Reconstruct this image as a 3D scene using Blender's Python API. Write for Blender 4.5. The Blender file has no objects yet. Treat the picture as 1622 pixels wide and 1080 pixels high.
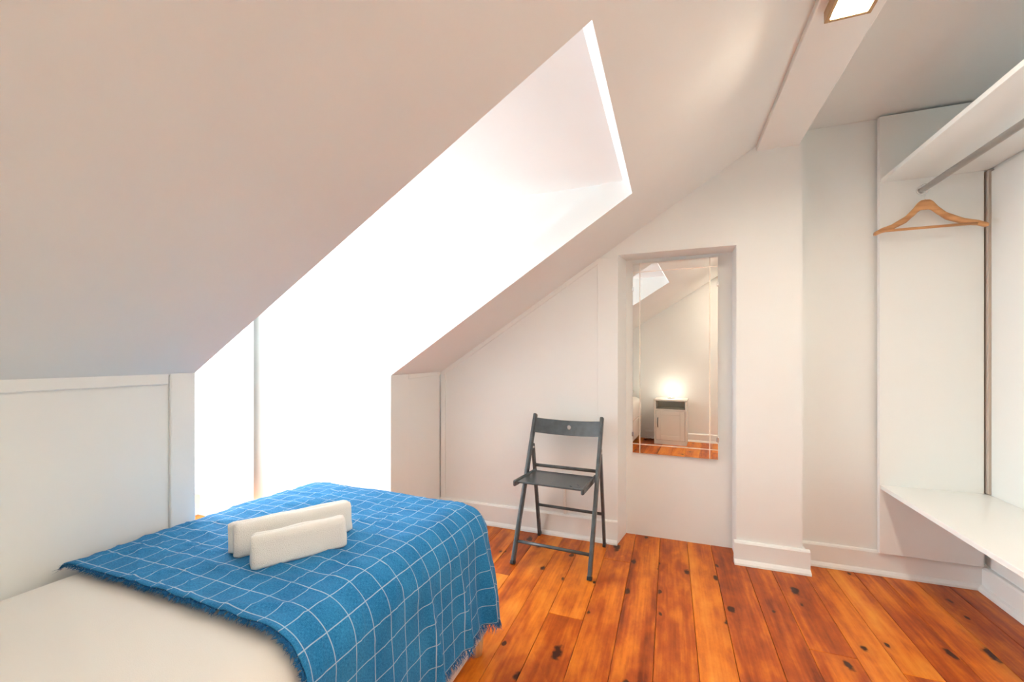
import bpy, bmesh, math, random
from mathutils import Vector, Matrix, noise

random.seed(7)
SC = bpy.context.scene
COL = SC.collection

# ------------------------------------------------------------------ camera
F_PX, W_PX = 663.0, 1622.0
cam_d = bpy.data.cameras.new('camera')
cam = bpy.data.objects.new('camera', cam_d)
COL.objects.link(cam)
cam.location = (0.0, 0.0, 1.10)
cam.rotation_euler = (math.radians(90), 0, math.radians(20.66))
cam_d.sensor_width = 36.0
cam_d.lens = F_PX / W_PX * 36.0
cam_d.shift_y = 25.0 / W_PX
cam_d.clip_start = 0.02
SC.camera = cam

# ------------------------------------------------------------------ sky, daylight, exposure
world = bpy.data.worlds.new('world')
SC.world = world
world.use_nodes = True
bg = world.node_tree.nodes['Background']
bg.inputs['Color'].default_value = (0.90, 0.96, 1.0, 1)      # bright overcast sky
bg.inputs['Strength'].default_value = 12.0
portal_d = bpy.data.lights.new('window_portal', 'AREA')
portal_d.shape = 'RECTANGLE'
portal_d.size, portal_d.size_y = 1.58, 0.88
portal_d.cycles.is_portal = True
portal = bpy.data.objects.new('window_portal', portal_d)
COL.objects.link(portal)
portal.location = (-3.16, 1.45, 0.98)
portal.rotation_euler = (0, math.radians(-90), 0)
LAMP_STRENGTH = 128.0
BEDSIDE_STRENGTH = 5.0
WARM = (1.0, 0.84, 0.665)
vs = SC.view_settings
vs.view_transform = 'Standard'
vs.look = 'None'
vs.gamma = 1.0
vs.use_curve_mapping = False
vs.exposure = 1.54
SC.cycles.max_bounces = 12
SC.cycles.diffuse_bounces = 9
SC.cycles.glossy_bounces = 6
SC.cycles.transparent_max_bounces = 12
SC.cycles.use_denoising = True


# ------------------------------------------------------------------ material helpers
def nn(nt, typ, **kw):
    n = nt.nodes.new(typ)
    for k, v in kw.items():
        if hasattr(n, k):
            setattr(n, k, v)
        else:
            n.inputs[k].default_value = v
    return n


def base_mat(name, color, rough=0.6, metal=0.0, spec=0.5):
    m = bpy.data.materials.new(name)
    m.use_nodes = True
    nt = m.node_tree
    p = nt.nodes['Principled BSDF']
    p.inputs['Base Color'].default_value = (*color, 1)
    p.inputs['Roughness'].default_value = rough
    p.inputs['Metallic'].default_value = metal
    p.inputs['Specular IOR Level'].default_value = spec
    return m, nt, p


def add_bump(nt, p, scale, strength, dist, detail=4.0, vec=None):
    n = nn(nt, 'ShaderNodeTexNoise')
    n.inputs['Scale'].default_value = scale
    n.inputs['Detail'].default_value = detail
    g = nn(nt, 'ShaderNodeNewGeometry')
    nt.links.new(vec if vec is not None else g.outputs['Position'], n.inputs['Vector'])
    b = nn(nt, 'ShaderNodeBump')
    b.inputs['Strength'].default_value = strength
    b.inputs['Distance'].default_value = dist
    nt.links.new(n.outputs['Fac'], b.inputs['Height'])
    nt.links.new(b.outputs['Normal'], p.inputs['Normal'])
    return n


def paint(name, color, rough, blotch=0.03, bump=0.25, scale=9.0):
    m, nt, p = base_mat(name, color, rough)
    g = nn(nt, 'ShaderNodeNewGeometry')
    n = nn(nt, 'ShaderNodeTexNoise')
    n.inputs['Scale'].default_value = 2.3
    n.inputs['Detail'].default_value = 5.0
    nt.links.new(g.outputs['Position'], n.inputs['Vector'])
    r = nn(nt, 'ShaderNodeValToRGB')
    c = Vector(color)
    r.color_ramp.elements[0].position = 0.3
    r.color_ramp.elements[1].position = 0.7
    r.color_ramp.elements[0].color = (*(c * (1 - blotch)), 1)
    r.color_ramp.elements[1].color = (*(c * (1 + blotch * 0.5)), 1)
    nt.links.new(n.outputs['Fac'], r.inputs['Fac'])
    nt.links.new(r.outputs['Color'], p.inputs['Base Color'])
    add_bump(nt, p, scale, bump, 0.004, 6.0)
    return m


M = {}
M['plaster'] = paint('white_plaster', (0.812, 0.845, 0.842), 0.75, 0.02, 0.15)
M['wall'] = paint('white_wall_paint', (0.812, 0.845, 0.842), 0.6, 0.02, 0.15, 6.0)
M['trim'] = paint('white_gloss_trim', (0.815, 0.843, 0.835), 0.38, 0.02, 0.15, 14.0)
M['melamine'] = base_mat('white_melamine', (0.78, 0.81, 0.80), 0.33)[0]
M['gap'] = base_mat('bare_brown_batten', (0.50, 0.43, 0.37), 0.8)[0]  # shadow brown for the wardrobe corner gap; also the mirror backing
M['subfloor'] = base_mat('dark_subfloor', (0.035, 0.012, 0.005), 0.9)[0]
M['steel'] = base_mat('brushed_grey_steel', (0.55, 0.54, 0.52), 0.35, 0.85)[0]
M['chrome'] = base_mat('chrome', (0.8, 0.8, 0.8), 0.18, 1.0)[0]
M['plastic'] = base_mat('white_plastic', (0.82, 0.80, 0.76), 0.4)[0]
M['nightstand'] = base_mat('pale_grey_green_lacquer', (0.74, 0.74, 0.68), 0.4)[0]
M['dark_handle'] = base_mat('dark_metal_handle', (0.05, 0.045, 0.04), 0.4, 0.6)[0]
M['cord'] = base_mat('black_cord', (0.02, 0.02, 0.02), 0.5)[0]
M['brass'] = base_mat('brown_gold_metal', (0.45, 0.30, 0.16), 0.35, 0.6)[0]


def mat_mirror():
    m, nt, p = base_mat('mirror_silver', (0.92, 0.91, 0.88), 0.0, 1.0)
    return m


M['mirror'] = mat_mirror()
M['bevel'] = base_mat('mirror_bevel_line', (0.95, 0.88, 0.80), 0.25, 0.3)[0]


def mat_emit(name, color, strength):
    m = bpy.data.materials.new(name)
    m.use_nodes = True
    nt = m.node_tree
    for n in list(nt.nodes):
        nt.nodes.remove(n)
    o = nn(nt, 'ShaderNodeOutputMaterial')
    e = nn(nt, 'ShaderNodeEmission')
    e.inputs['Color'].default_value = (*color, 1)
    e.inputs['Strength'].default_value = strength
    nt.links.new(e.outputs[0], o.inputs[0])
    return m


M['lamp_glow'] = mat_emit('ceiling_lamp_glow', WARM, LAMP_STRENGTH)
M['bedside_glow'] = mat_emit('bedside_lamp_glow', WARM, BEDSIDE_STRENGTH)


def mat_glass():
    m = bpy.data.materials.new('window_glass')
    m.use_nodes = True
    nt = m.node_tree
    for n in list(nt.nodes):
        nt.nodes.remove(n)
    o = nn(nt, 'ShaderNodeOutputMaterial')
    t = nn(nt, 'ShaderNodeBsdfTransparent')
    g = nn(nt, 'ShaderNodeBsdfGlossy')
    g.inputs['Roughness'].default_value = 0.0
    x = nn(nt, 'ShaderNodeMixShader')
    x.inputs[0].default_value = 0.06
    nt.links.new(t.outputs[0], x.inputs[1])
    nt.links.new(g.outputs[0], x.inputs[2])
    nt.links.new(x.outputs[0], o.inputs[0])
    return m


M['glass'] = mat_glass()


def mat_floor():
    m, nt, p = base_mat('orange_pine_boards', (0.6, 0.2, 0.04), 0.34)
    L = nt.links.new
    g = nn(nt, 'ShaderNodeNewGeometry')
    oi = nn(nt, 'ShaderNodeObjectInfo')
    off = nn(nt, 'ShaderNodeVectorMath', operation='MULTIPLY')
    cx = nn(nt, 'ShaderNodeCombineXYZ')
    L(oi.outputs['Random'], cx.inputs[0]); L(oi.outputs['Random'], cx.inputs[1]); L(oi.outputs['Random'], cx.inputs[2])
    L(cx.outputs[0], off.inputs[0]); off.inputs[1].default_value = (13.0, 41.0, 29.0)
    add = nn(nt, 'ShaderNodeVectorMath', operation='ADD')
    L(g.outputs['Position'], add.inputs[0]); L(off.outputs[0], add.inputs[1])

    def scaled(s):
        v = nn(nt, 'ShaderNodeVectorMath', operation='MULTIPLY')
        L(add.outputs[0], v.inputs[0]); v.inputs[1].default_value = s
        return v.outputs[0]
    # knots: a few stretched cells
    vor = nn(nt, 'ShaderNodeTexVoronoi')
    vor.voronoi_dimensions = '2D'
    vor.inputs['Randomness'].default_value = 1.0
    vor.inputs['Scale'].default_value = 1.0
    L(scaled((6.5, 3.3, 0.0)), vor.inputs['Vector'])
    wob = nn(nt, 'ShaderNodeTexNoise'); wob.inputs['Scale'].default_value = 30.0
    L(add.outputs[0], wob.inputs['Vector'])
    wob2 = nn(nt, 'ShaderNodeMath', operation='MULTIPLY_ADD')
    L(wob.outputs['Fac'], wob2.inputs[0]); wob2.inputs[1].default_value = 0.16
    # knots of different sizes; only some cells carry one
    sep = nn(nt, 'ShaderNodeSeparateColor'); L(vor.outputs['Color'], sep.inputs[0])
    size = nn(nt, 'ShaderNodeMapRange'); L(sep.outputs[1], size.inputs[0])
    size.inputs[3].default_value = 0.42; size.inputs[4].default_value = 1.7
    dsz = nn(nt, 'ShaderNodeMath', operation='MULTIPLY'); L(vor.outputs['Distance'], dsz.inputs[0]); L(size.outputs[0], dsz.inputs[1])
    L(dsz.outputs[0], wob2.inputs[2])
    pick = nn(nt, 'ShaderNodeMath', operation='GREATER_THAN'); L(sep.outputs[0], pick.inputs[0]); pick.inputs[1].default_value = 0.38
    kmask = nn(nt, 'ShaderNodeMapRange'); L(wob2.outputs[0], kmask.inputs[0])
    kmask.inputs[1].default_value = 0.165; kmask.inputs[2].default_value = 0.125
    kmask.inputs[3].default_value = 0.0; kmask.inputs[4].default_value = 1.0
    km = nn(nt, 'ShaderNodeMath', operation='MULTIPLY'); L(kmask.outputs[0], km.inputs[0]); L(pick.outputs[0], km.inputs[1])
    halo = nn(nt, 'ShaderNodeMapRange'); L(wob2.outputs[0], halo.inputs[0])
    halo.inputs[1].default_value = 0.42; halo.inputs[2].default_value = 0.10
    hm = nn(nt, 'ShaderNodeMath', operation='MULTIPLY'); L(halo.outputs[0], hm.inputs[0]); L(pick.outputs[0], hm.inputs[1])
    # grain: wave distorted by broad noise, bent around knots
    broad = nn(nt, 'ShaderNodeTexNoise'); broad.inputs['Scale'].default_value = 1.0; broad.inputs['Detail'].default_value = 2.0
    L(scaled((7.0, 1.1, 1.0)), broad.inputs['Vector'])
    ring = nn(nt, 'ShaderNodeMath', operation='MULTIPLY_ADD')
    L(broad.outputs['Fac'], ring.inputs[0]); ring.inputs[1].default_value = 9.0
    L(hm.outputs[0], ring.inputs[2])
    sn = nn(nt, 'ShaderNodeMath', operation='MULTIPLY'); L(ring.outputs[0], sn.inputs[0]); sn.inputs[1].default_value = 6.28
    si = nn(nt, 'ShaderNodeMath', operation='SINE'); L(sn.outputs[0], si.inputs[0])
    fine = nn(nt, 'ShaderNodeTexNoise'); fine.inputs['Scale'].default_value = 1.0; fine.inputs['Detail'].default_value = 5.0
    L(scaled((110.0, 4.0, 1.0)), fine.inputs['Vector'])
    mott = nn(nt, 'ShaderNodeTexNoise'); mott.inputs['Scale'].default_value = 9.0; mott.inputs['Detail'].default_value = 6.0
    mott.inputs['Roughness'].default_value = 0.65
    L(scaled((1.3, 0.6, 1.0)), mott.inputs['Vector'])
    streak = nn(nt, 'ShaderNodeTexNoise'); streak.inputs['Scale'].default_value = 1.0; streak.inputs['Detail'].default_value = 3.0
    L(scaled((13.0, 0.9, 1.0)), streak.inputs['Vector'])
    fh = nn(nt, 'ShaderNodeMath', operation='MULTIPLY'); L(fine.outputs['Fac'], fh.inputs[0]); fh.inputs[1].default_value = 0.5
    # sum
    s1 = nn(nt, 'ShaderNodeMath', operation='MULTIPLY_ADD'); L(si.outputs[0], s1.inputs[0]); s1.inputs[1].default_value = 0.06; L(fh.outputs[0], s1.inputs[2])
    s2 = nn(nt, 'ShaderNodeMath', operation='MULTIPLY_ADD'); L(streak.outputs['Fac'], s2.inputs[0]); s2.inputs[1].default_value = 1.5; L(s1.outputs[0], s2.inputs[2])
    s3 = nn(nt, 'ShaderNodeMath', operation='MULTIPLY_ADD'); L(mott.outputs['Fac'], s3.inputs[0]); s3.inputs[1].default_value = 1.3; L(s2.outputs[0], s3.inputs[2])
    s4 = nn(nt, 'ShaderNodeMath', operation='MULTIPLY_ADD'); L(oi.outputs['Random'], s4.inputs[0]); s4.inputs[1].default_value = 0.55; L(s3.outputs[0], s4.inputs[2])
    mr = nn(nt, 'ShaderNodeMapRange'); L(s4.outputs[0], mr.inputs[0])
    mr.inputs[1].default_value = 1.28; mr.inputs[2].default_value = 2.48
    ramp = nn(nt, 'ShaderNodeValToRGB')
    e = ramp.color_ramp.elements
    e[0].position = 0.0; e[0].color = (0.170, 0.024, 0.003, 1)
    e[1].position = 1.0; e[1].color = (0.80, 0.300, 0.036, 1)
    a = e.new(0.35); a.color = (0.42, 0.078, 0.007, 1)
    b = e.new(0.65); b.color = (0.67, 0.182, 0.014, 1)
    L(mr.outputs[0], ramp.inputs['Fac'])
    mixh = nn(nt, 'ShaderNodeMix', data_type='RGBA'); mixh.blend_type = 'MIX'
    hs = nn(nt, 'ShaderNodeMath', operation='MULTIPLY'); L(hm.outputs[0], hs.inputs[0]); hs.inputs[1].default_value = 0.35
    L(hs.outputs[0], mixh.inputs[0]); L(ramp.outputs[0], mixh.inputs[6]); mixh.inputs[7].default_value = (0.27, 0.045, 0.007, 1)
    mixk = nn(nt, 'ShaderNodeMix', data_type='RGBA')
    L(km.outputs[0], mixk.inputs[0]); L(mixh.outputs[2], mixk.inputs[6]); mixk.inputs[7].default_value = (0.045, 0.010, 0.004, 1)
    L(mixk.outputs[2], p.inputs['Base Color'])
    rr = nn(nt, 'ShaderNodeMapRange'); L(mott.outputs['Fac'], rr.inputs[0]); rr.inputs[3].default_value = 0.28; rr.inputs[4].default_value = 0.48
    L(rr.outputs[0], p.inputs['Roughness'])
    bp = nn(nt, 'ShaderNodeBump'); bp.inputs['Strength'].default_value = 0.25; bp.inputs['Distance'].default_value = 0.002
    L(s1.outputs[0], bp.inputs['Height']); L(bp.outputs[0], p.inputs['Normal'])
    return m


M['floor'] = mat_floor()
M['floor'].node_tree.nodes['Principled BSDF'].inputs['Specular IOR Level'].default_value = 0.32


def mat_blanket(name, lines=True):
    m, nt, p = base_mat(name, (0.03, 0.18, 0.42), 0.9, 0.0, 0.15)
    p.inputs['Sheen Weight'].default_value = 0.04
    p.inputs['Sheen Roughness'].default_value = 0.5
    L = nt.links.new
    uv = nn(nt, 'ShaderNodeUVMap')
    sx = nn(nt, 'ShaderNodeSeparateXYZ'); L(uv.outputs[0], sx.inputs[0])
    # melange weave
    w1 = nn(nt, 'ShaderNodeTexNoise'); w1.inputs['Scale'].default_value = 1.0; w1.inputs['Detail'].default_value = 2.0
    v1 = nn(nt, 'ShaderNodeVectorMath', operation='MULTIPLY'); L(uv.outputs[0], v1.inputs[0]); v1.inputs[1].default_value = (900, 160, 1)
    L(v1.outputs[0], w1.inputs['Vector'])
    w2 = nn(nt, 'ShaderNodeTexNoise'); w2.inputs['Scale'].default_value = 1.0; w2.inputs['Detail'].default_value = 2.0
    v2 = nn(nt, 'ShaderNodeVectorMath', operation='MULTIPLY'); L(uv.outputs[0], v2.inputs[0]); v2.inputs[1].default_value = (160, 900, 1)
    L(v2.outputs[0], w2.inputs['Vector'])
    sm = nn(nt, 'ShaderNodeMath', operation='ADD'); L(w1.outputs['Fac'], sm.inputs[0]); L(w2.outputs['Fac'], sm.inputs[1])
    r = nn(nt, 'ShaderNodeValToRGB')
    hf = nn(nt, 'ShaderNodeMath', operation='MULTIPLY'); L(sm.outputs[0], hf.inputs[0]); hf.inputs[1].default_value = 0.5
    L(hf.outputs[0], r.inputs['Fac'])
    e = r.color_ramp.elements
    e[0].position = 0.34; e[0].color = (0.008, 0.115, 0.300, 1)
    e[1].position = 0.66; e[1].color = (0.040, 0.290, 0.600, 1)
    tn = nn(nt, 'ShaderNodeTexNoise'); tn.inputs['Scale'].default_value = 11.0; tn.inputs['Detail'].default_value = 5.0
    L(uv.outputs[0], tn.inputs['Vector'])
    tr = nn(nt, 'ShaderNodeMapRange'); L(tn.outputs['Fac'], tr.inputs[0])
    tr.inputs[1].default_value = 0.3; tr.inputs[2].default_value = 0.7; tr.inputs[3].default_value = -0.05; tr.inputs[4].default_value = 0.05
    h2 = nn(nt, 'ShaderNodeMath', operation='ADD'); L(hf.outputs[0], h2.inputs[0]); L(tr.outputs[0], h2.inputs[1])
    L(h2.outputs[0], r.inputs['Fac'])
    L(r.outputs[0], p.inputs['Base Color'])
    if lines:
        masks = []
        wn = nn(nt, 'ShaderNodeTexNoise'); wn.inputs['Scale'].default_value = 9.0
        L(uv.outputs[0], wn.inputs['Vector'])
        for k in (0, 1):
            d = nn(nt, 'ShaderNodeMath', operation='MULTIPLY_ADD')
            L(wn.outputs['Fac'], d.inputs[0]); d.inputs[1].default_value = 0.006
            L(sx.outputs[k], d.inputs[2])
            a = nn(nt, 'ShaderNodeMath', operation='DIVIDE'); L(d.outputs[0], a.inputs[0]); a.inputs[1].default_value = 0.0575
            fr = nn(nt, 'ShaderNodeMath', operation='FRACT'); L(a.outputs[0], fr.inputs[0])
            sb = nn(nt, 'ShaderNodeMath', operation='SUBTRACT'); L(fr.outputs[0], sb.inputs[0]); sb.inputs[1].default_value = 0.5
            ab = nn(nt, 'ShaderNodeMath', operation='ABSOLUTE'); L(sb.outputs[0], ab.inputs[0])
            mk = nn(nt, 'ShaderNodeMapRange'); L(ab.outputs[0], mk.inputs[0])
            mk.inputs[1].default_value = 0.026; mk.inputs[2].default_value = 0.012
            mk.inputs[3].default_value = 0.0; mk.inputs[4].default_value = 0.52
            masks.append(mk)
        mx = nn(nt, 'ShaderNodeMath', operation='MAXIMUM'); L(masks[0].outputs[0], mx.inputs[0]); L(masks[1].outputs[0], mx.inputs[1])
        mix = nn(nt, 'ShaderNodeMix', data_type='RGBA')
        L(mx.outputs[0], mix.inputs[0]); L(r.outputs[0], mix.inputs[6]); mix.inputs[7].default_value = (0.70, 0.78, 0.84, 1)
        L(mix.outputs[2], p.inputs['Base Color'])
    bp = nn(nt, 'ShaderNodeBump'); bp.inputs['Strength'].default_value = 0.4; bp.inputs['Distance'].default_value = 0.0015
    L(sm.outputs[0], bp.inputs['Height'])
    rot = nn(nt, 'ShaderNodeMapping'); rot.inputs['Rotation'].default_value = (0, 0, 0.5); rot.inputs['Scale'].default_value = (5.0, 24.0, 1.0)
    L(uv.outputs[0], rot.inputs['Vector'])
    cr = nn(nt, 'ShaderNodeTexNoise'); cr.inputs['Scale'].default_value = 1.0; cr.inputs['Detail'].default_value = 3.0
    cr.inputs['Distortion'].default_value = 0.6
    L(rot.outputs[0], cr.inputs['Vector'])
    b2 = nn(nt, 'ShaderNodeBump'); b2.inputs['Strength'].default_value = 0.55; b2.inputs['Distance'].default_value = 0.012
    L(cr.outputs['Fac'], b2.inputs['Height']); L(bp.outputs[0], b2.inputs['Normal'])
    L(b2.outputs[0], p.inputs['Normal'])
    return m


M['blanket'] = mat_blanket('blue_plaid_weave')
M['fringe'] = base_mat('blue_yarn', (0.025, 0.15, 0.36), 0.9, 0.0, 0.1)[0]


def mat_fabric(name, color, scale, strength, dist, sheen=0.2):
    m, nt, p = base_mat(name, color, 0.9, 0.0, 0.1)
    p.inputs['Sheen Weight'].default_value = sheen
    add_bump(nt, p, scale, strength, dist, 3.0)
    return m


M['sheet'] = mat_fabric('cream_fitted_sheet', (0.75, 0.745, 0.71), 500, 0.2, 0.001)
M['base_fabric'] = mat_fabric('beige_base_fabric', (0.66, 0.60, 0.54), 600, 0.3, 0.001)
M['towel'] = mat_fabric('cream_terry', (0.88, 0.88, 0.84), 600, 0.8, 0.003, 0.4)


def mat_wood(name, c0, c1, scale=(60, 4, 60), rough=0.45):
    m, nt, p = base_mat(name, c0, rough)
    tc = nn(nt, 'ShaderNodeTexCoord')
    v = nn(nt, 'ShaderNodeVectorMath', operation='MULTIPLY')
    v.inputs[1].default_value = scale
    nt.links.new(tc.outputs['Object'], v.inputs[0])
    n = nn(nt, 'ShaderNodeTexNoise'); n.inputs['Scale'].default_value = 1.0; n.inputs['Detail'].default_value = 4.0
    nt.links.new(v.outputs[0], n.inputs['Vector'])
    r = nn(nt, 'ShaderNodeValToRGB')
    r.color_ramp.elements[0].position = 0.3; r.color_ramp.elements[0].color = (*c0, 1)
    r.color_ramp.elements[1].position = 0.7; r.color_ramp.elements[1].color = (*c1, 1)
    nt.links.new(n.outputs['Fac'], r.inputs['Fac'])
    nt.links.new(r.outputs[0], p.inputs['Base Color'])
    return m


M['hanger_wood'] = mat_wood('varnished_beech', (0.46, 0.22, 0.085), (0.66, 0.36, 0.16), (4, 60, 60), 0.35)
M['leg_wood'] = mat_wood('pale_birch', (0.66, 0.42, 0.18), (0.78, 0.55, 0.28), (60, 60, 5), 0.45)
M['chair'] = mat_wood('dark_grey_lacquer', (0.050, 0.061, 0.067), (0.075, 0.088, 0.096), (30, 30, 30), 0.26)
M['chair_end'] = base_mat('black_plastic_foot', (0.015, 0.015, 0.015), 0.5)[0]


# ------------------------------------------------------------------ geometry helpers
def link(name, bm, mat, parent=None, smooth=False, bevel=0.0, seg=2, auto=None):
    bmesh.ops.recalc_face_normals(bm, faces=bm.faces)
    me = bpy.data.meshes.new(name)
    bm.to_mesh(me)
    bm.free()
    me.materials.append(mat)
    if smooth:
        for q in me.polygons:
            q.use_smooth = True
    o = bpy.data.objects.new(name, me)
    COL.objects.link(o)
    if bevel > 0:
        b = o.modifiers.new('bevel', 'BEVEL')
        b.width = bevel
        b.segments = seg
        b.limit_method = 'ANGLE'
        b.angle_limit = math.radians(40)
    if parent is not None:
        o.parent = parent
    return o


def empty(name, loc=(0, 0, 0), rz=0.0):
    o = bpy.data.objects.new(name, None)
    o.empty_display_size = 0.05
    COL.objects.link(o)
    o.location = loc
    o.rotation_euler = (0, 0, rz)
    return o


def tag(o, label=None, cat=None, group=None, kind=None):
    if label: o['label'] = label
    if cat: o['category'] = cat
    if group: o['group'] = group
    if kind: o['kind'] = kind
    return o


def struct(o, label):
    o['kind'] = 'structure'
    o['label'] = label
    o['category'] = o.name.split('_')[0].split('.')[0]
    return o


def box(bm, x0, x1, y0, y1, z0, z1):
    vs_ = [bm.verts.new(p) for p in ((x0, y0, z0), (x1, y0, z0), (x1, y1, z0), (x0, y1, z0),
                                     (x0, y0, z1), (x1, y0, z1), (x1, y1, z1), (x0, y1, z1))]
    for f in ((0, 3, 2, 1), (4, 5, 6, 7), (0, 1, 5, 4), (1, 2, 6, 5), (2, 3, 7, 6), (3, 0, 4, 7)):
        bm.faces.new([vs_[i] for i in f])
    return vs_


def hexa(bm, bot, top):
    a = [bm.verts.new(p) for p in bot]
    b = [bm.verts.new(p) for p in top]
    n = len(a)
    bm.faces.new(a[::-1]); bm.faces.new(b)
    for i in range(n):
        bm.faces.new((a[i], a[(i + 1) % n], b[(i + 1) % n], b[i]))


def prism_y(bm, pts, y0, y1):
    hexa(bm, [(x, y0, z) for x, z in pts], [(x, y1, z) for x, z in pts])


def tube(bm, pts, r, seg=12, caps=True):
    """round bar along a polyline; r a number or a list"""
    pts = [Vector(p) for p in pts]
    rings = []
    n = len(pts)
    up = Vector((0, 0, 1))
    prev = None
    for i, p in enumerate(pts):
        d = (pts[min(i + 1, n - 1)] - pts[max(i - 1, 0)]).normalized()
        if prev is None:
            a = d.cross(up)
            if a.length < 1e-3:
                a = d.cross(Vector((0, 1, 0)))
        else:
            a = prev - d * prev.dot(d)
        a.normalize()
        prev = a
        b = d.cross(a)
        rr = r[i] if isinstance(r, (list, tuple)) else r
        rings.append([bm.verts.new(p + (a * math.cos(t) + b * math.sin(t)) * rr)
                      for t in (2 * math.pi * k / seg for k in range(seg))])
    for i in range(n - 1):
        for k in range(seg):
            bm.faces.new((rings[i][k], rings[i][(k + 1) % seg], rings[i + 1][(k + 1) % seg], rings[i + 1][k]))
    if caps:
        bm.faces.new(rings[0][::-1]); bm.faces.new(rings[-1])


def bar(bm, p0, p1, wx, wd, ref=(1, 0, 0)):
    """rectangular bar from p0 to p1, width wx along ref, depth wd across"""
    p0, p1 = Vector(p0), Vector(p1)
    d = (p1 - p0).normalized()
    a = Vector(ref); a = (a - d * a.dot(d)).normalized()
    b = d.cross(a)
    q = lambda p: [p + a * sx * wx / 2 + b * sy * wd / 2 for sx, sy in ((-1, -1), (1, -1), (1, 1), (-1, 1))]
    hexa(bm, q(p0), q(p1))


def B(name, dims, mat, parent=None, bevel=0.0, seg=2):
    bm = bmesh.new()
    box(bm, *dims)
    return link(name, bm, mat, parent, False, bevel, seg)


# ------------------------------------------------------------------ the room
XK = -1.48            # knee wall face
XO = -0.16            # top edge of dormer opening
ZO = 1.842
Y0, Y1 = 0.925, 1.970  # sides of dormer opening
YB = 2.53             # back wall face
YN = 2.70             # niche back face
YR = 2.65             # recessed back wall on the right
XR = 1.40             # right wall face
YREAR = -0.56
XBL, XBR, ZBEAM = 0.428, 0.622, 2.188
ZC = 2.31


def slope(y):
    k = min(1.0, max(0.0, (y - Y0) / (Y1 - Y0)))
    return 0.6076 + (0.645 - 0.6076) * k


def zc(x, y):
    return ZO + (x - XO) * (slope(y) if x <= XO else 0.635)


# floor
floor = B('floor', (-3.30, 1.60, -0.80, 2.95, -0.14, -0.022), M['subfloor'])
struct(floor, 'orange varnished pine floorboards with dark knots')
rng = random.Random(11)
x = -3.10
edges = []
while x < XR + 0.02:
    w = rng.choice((0.118, 0.128, 0.135, 0.142, 0.150))
    edges.append((x, w))
    x += w
for x0, w in edges:
    ya, yb = (YREAR - 0.02, YN + 0.02)
    if x0 + w < XK - 0.01:
        ya, yb = Y0 - 0.03, Y1 + 0.04
    ylist = [ya]
    y = ya + rng.uniform(0.5, 2.6)
    while y < yb - 0.35:
        ylist.append(y)
        y += rng.uniform(0.9, 2.4)
    ylist.append(yb)
    for a, b_ in zip(ylist[:-1], ylist[1:]):
        dz = rng.uniform(-0.0012, 0.0)
        o = B('board', (x0 + 0.0008, x0 + w - 0.0008, a + 0.0006, b_ - 0.0006, -0.024, dz), M['floor'], floor, 0.0014, 1)

# back wall: niche back, side blocks, lintel, recessed right part
bm = bmesh.new()
box(bm, -1.90, 1.75, YN, YN + 0.18, -0.10, 2.75)
NXL0, NXL1, NXR = -0.285, -0.255, 0.335
hexa(bm, [(-1.90, YB, -0.02), (NXL0, YB, -0.02), (NXL1, YN, -0.02), (-1.90, YN, -0.02)],
     [(-1.90, YB, 1.70), (NXL0, YB, 1.70), (NXL1, YN, 1.70), (-1.90, YN, 1.70)])
box(bm, NXR, 0.635, YB, YN, -0.02, 1.70)
box(bm, -1.90, 0.635, YB, YN, 1.70, 2.75)
box(bm, 0.635, 1.75, YR, YN, -0.02, 2.75)
wall_back = link('wall_back', bm, M['wall'])
struct(wall_back, 'white gable wall with the mirror niche and a shallow pier')

wall_right = B('wall_right', (XR, XR + 0.18, -0.85, 2.95, -0.10, 2.75), M['wall'])
struct(wall_right, 'white wall behind the open wardrobe')
wall_rear = B('wall_rear', (-1.90, 1.75, YREAR - 0.18, YREAR, -0.10, 2.75), M['wall'])
struct(wall_rear, 'white wall behind the nightstand, seen in the mirror')

bm = bmesh.new()
box(bm, XK - 0.14, XK, -0.85, Y0 - 0.001, -0.10, 1.08)
box(bm, XK - 0.14, XK, Y1 + 0.001, YB - 0.013, -0.10, 1.035)
box(bm, XK - 0.30, XK - 0.14, -0.85, Y0 - 0.02, -0.10, 1.15)
box(bm, XK - 0.30, XK - 0.14, Y1 + 0.02, 2.80, -0.10, 1.15)
wall_left = link('wall_left', bm, M['wall'])
struct(wall_left, 'low white knee wall under the sloping ceiling')

# sloping ceiling with dormer opening
bm = bmesh.new()
OFF = Vector((-0.066, 0, 0.105))


def cell(x0, x1, y0, y1):
    bot = [Vector((a, b_, zc(a, b_))) for a, b_ in ((x0, y0), (x1, y0), (x1, y1), (x0, y1))]
    hexa(bm, bot, [p + OFF for p in bot])


cell(XK - 0.02, XO, -0.85, Y0)
cell(XK - 0.02, XO, Y1, 2.90)
cell(XO, XBL + 0.10, -0.85, Y0)
cell(XO, XBL + 0.10, Y1, 2.90)
for k in range(8):
    ya = Y0 + (Y1 - Y0) * k / 8
    cell(XO, XBL + 0.10, ya, Y0 + (Y1 - Y0) * (k + 1) / 8)
ceil_slope = link('ceiling_slope', bm, M['plaster'])
struct(ceil_slope, 'sloping white plaster ceiling cut open for the dormer')
ceil_flat = B('ceiling', (XBR - 0.30, XR + 0.25, -0.85, 2.95, ZC, ZC + 0.30), M['plaster'])
struct(ceil_flat, 'flat strip of white ceiling over the wardrobe')
beam = B('trim_1', (XBL, XBR, YREAR - 0.05, YB + 0.02, ZBEAM, ZC + 0.10), M['plaster'], None, 0.004)
struct(beam, 'white boxed ridge beam carrying the ceiling lamp')
roof_cap = B('ceiling_cap', (0.20, 0.75, -0.85, 2.95, 2.45, 2.70), M['plaster'])
struct(roof_cap, 'plaster closing the roof above the ridge beam')

# dormer: cheeks, ceiling, window wall
XW = -3.08
bm = bmesh.new()


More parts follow.
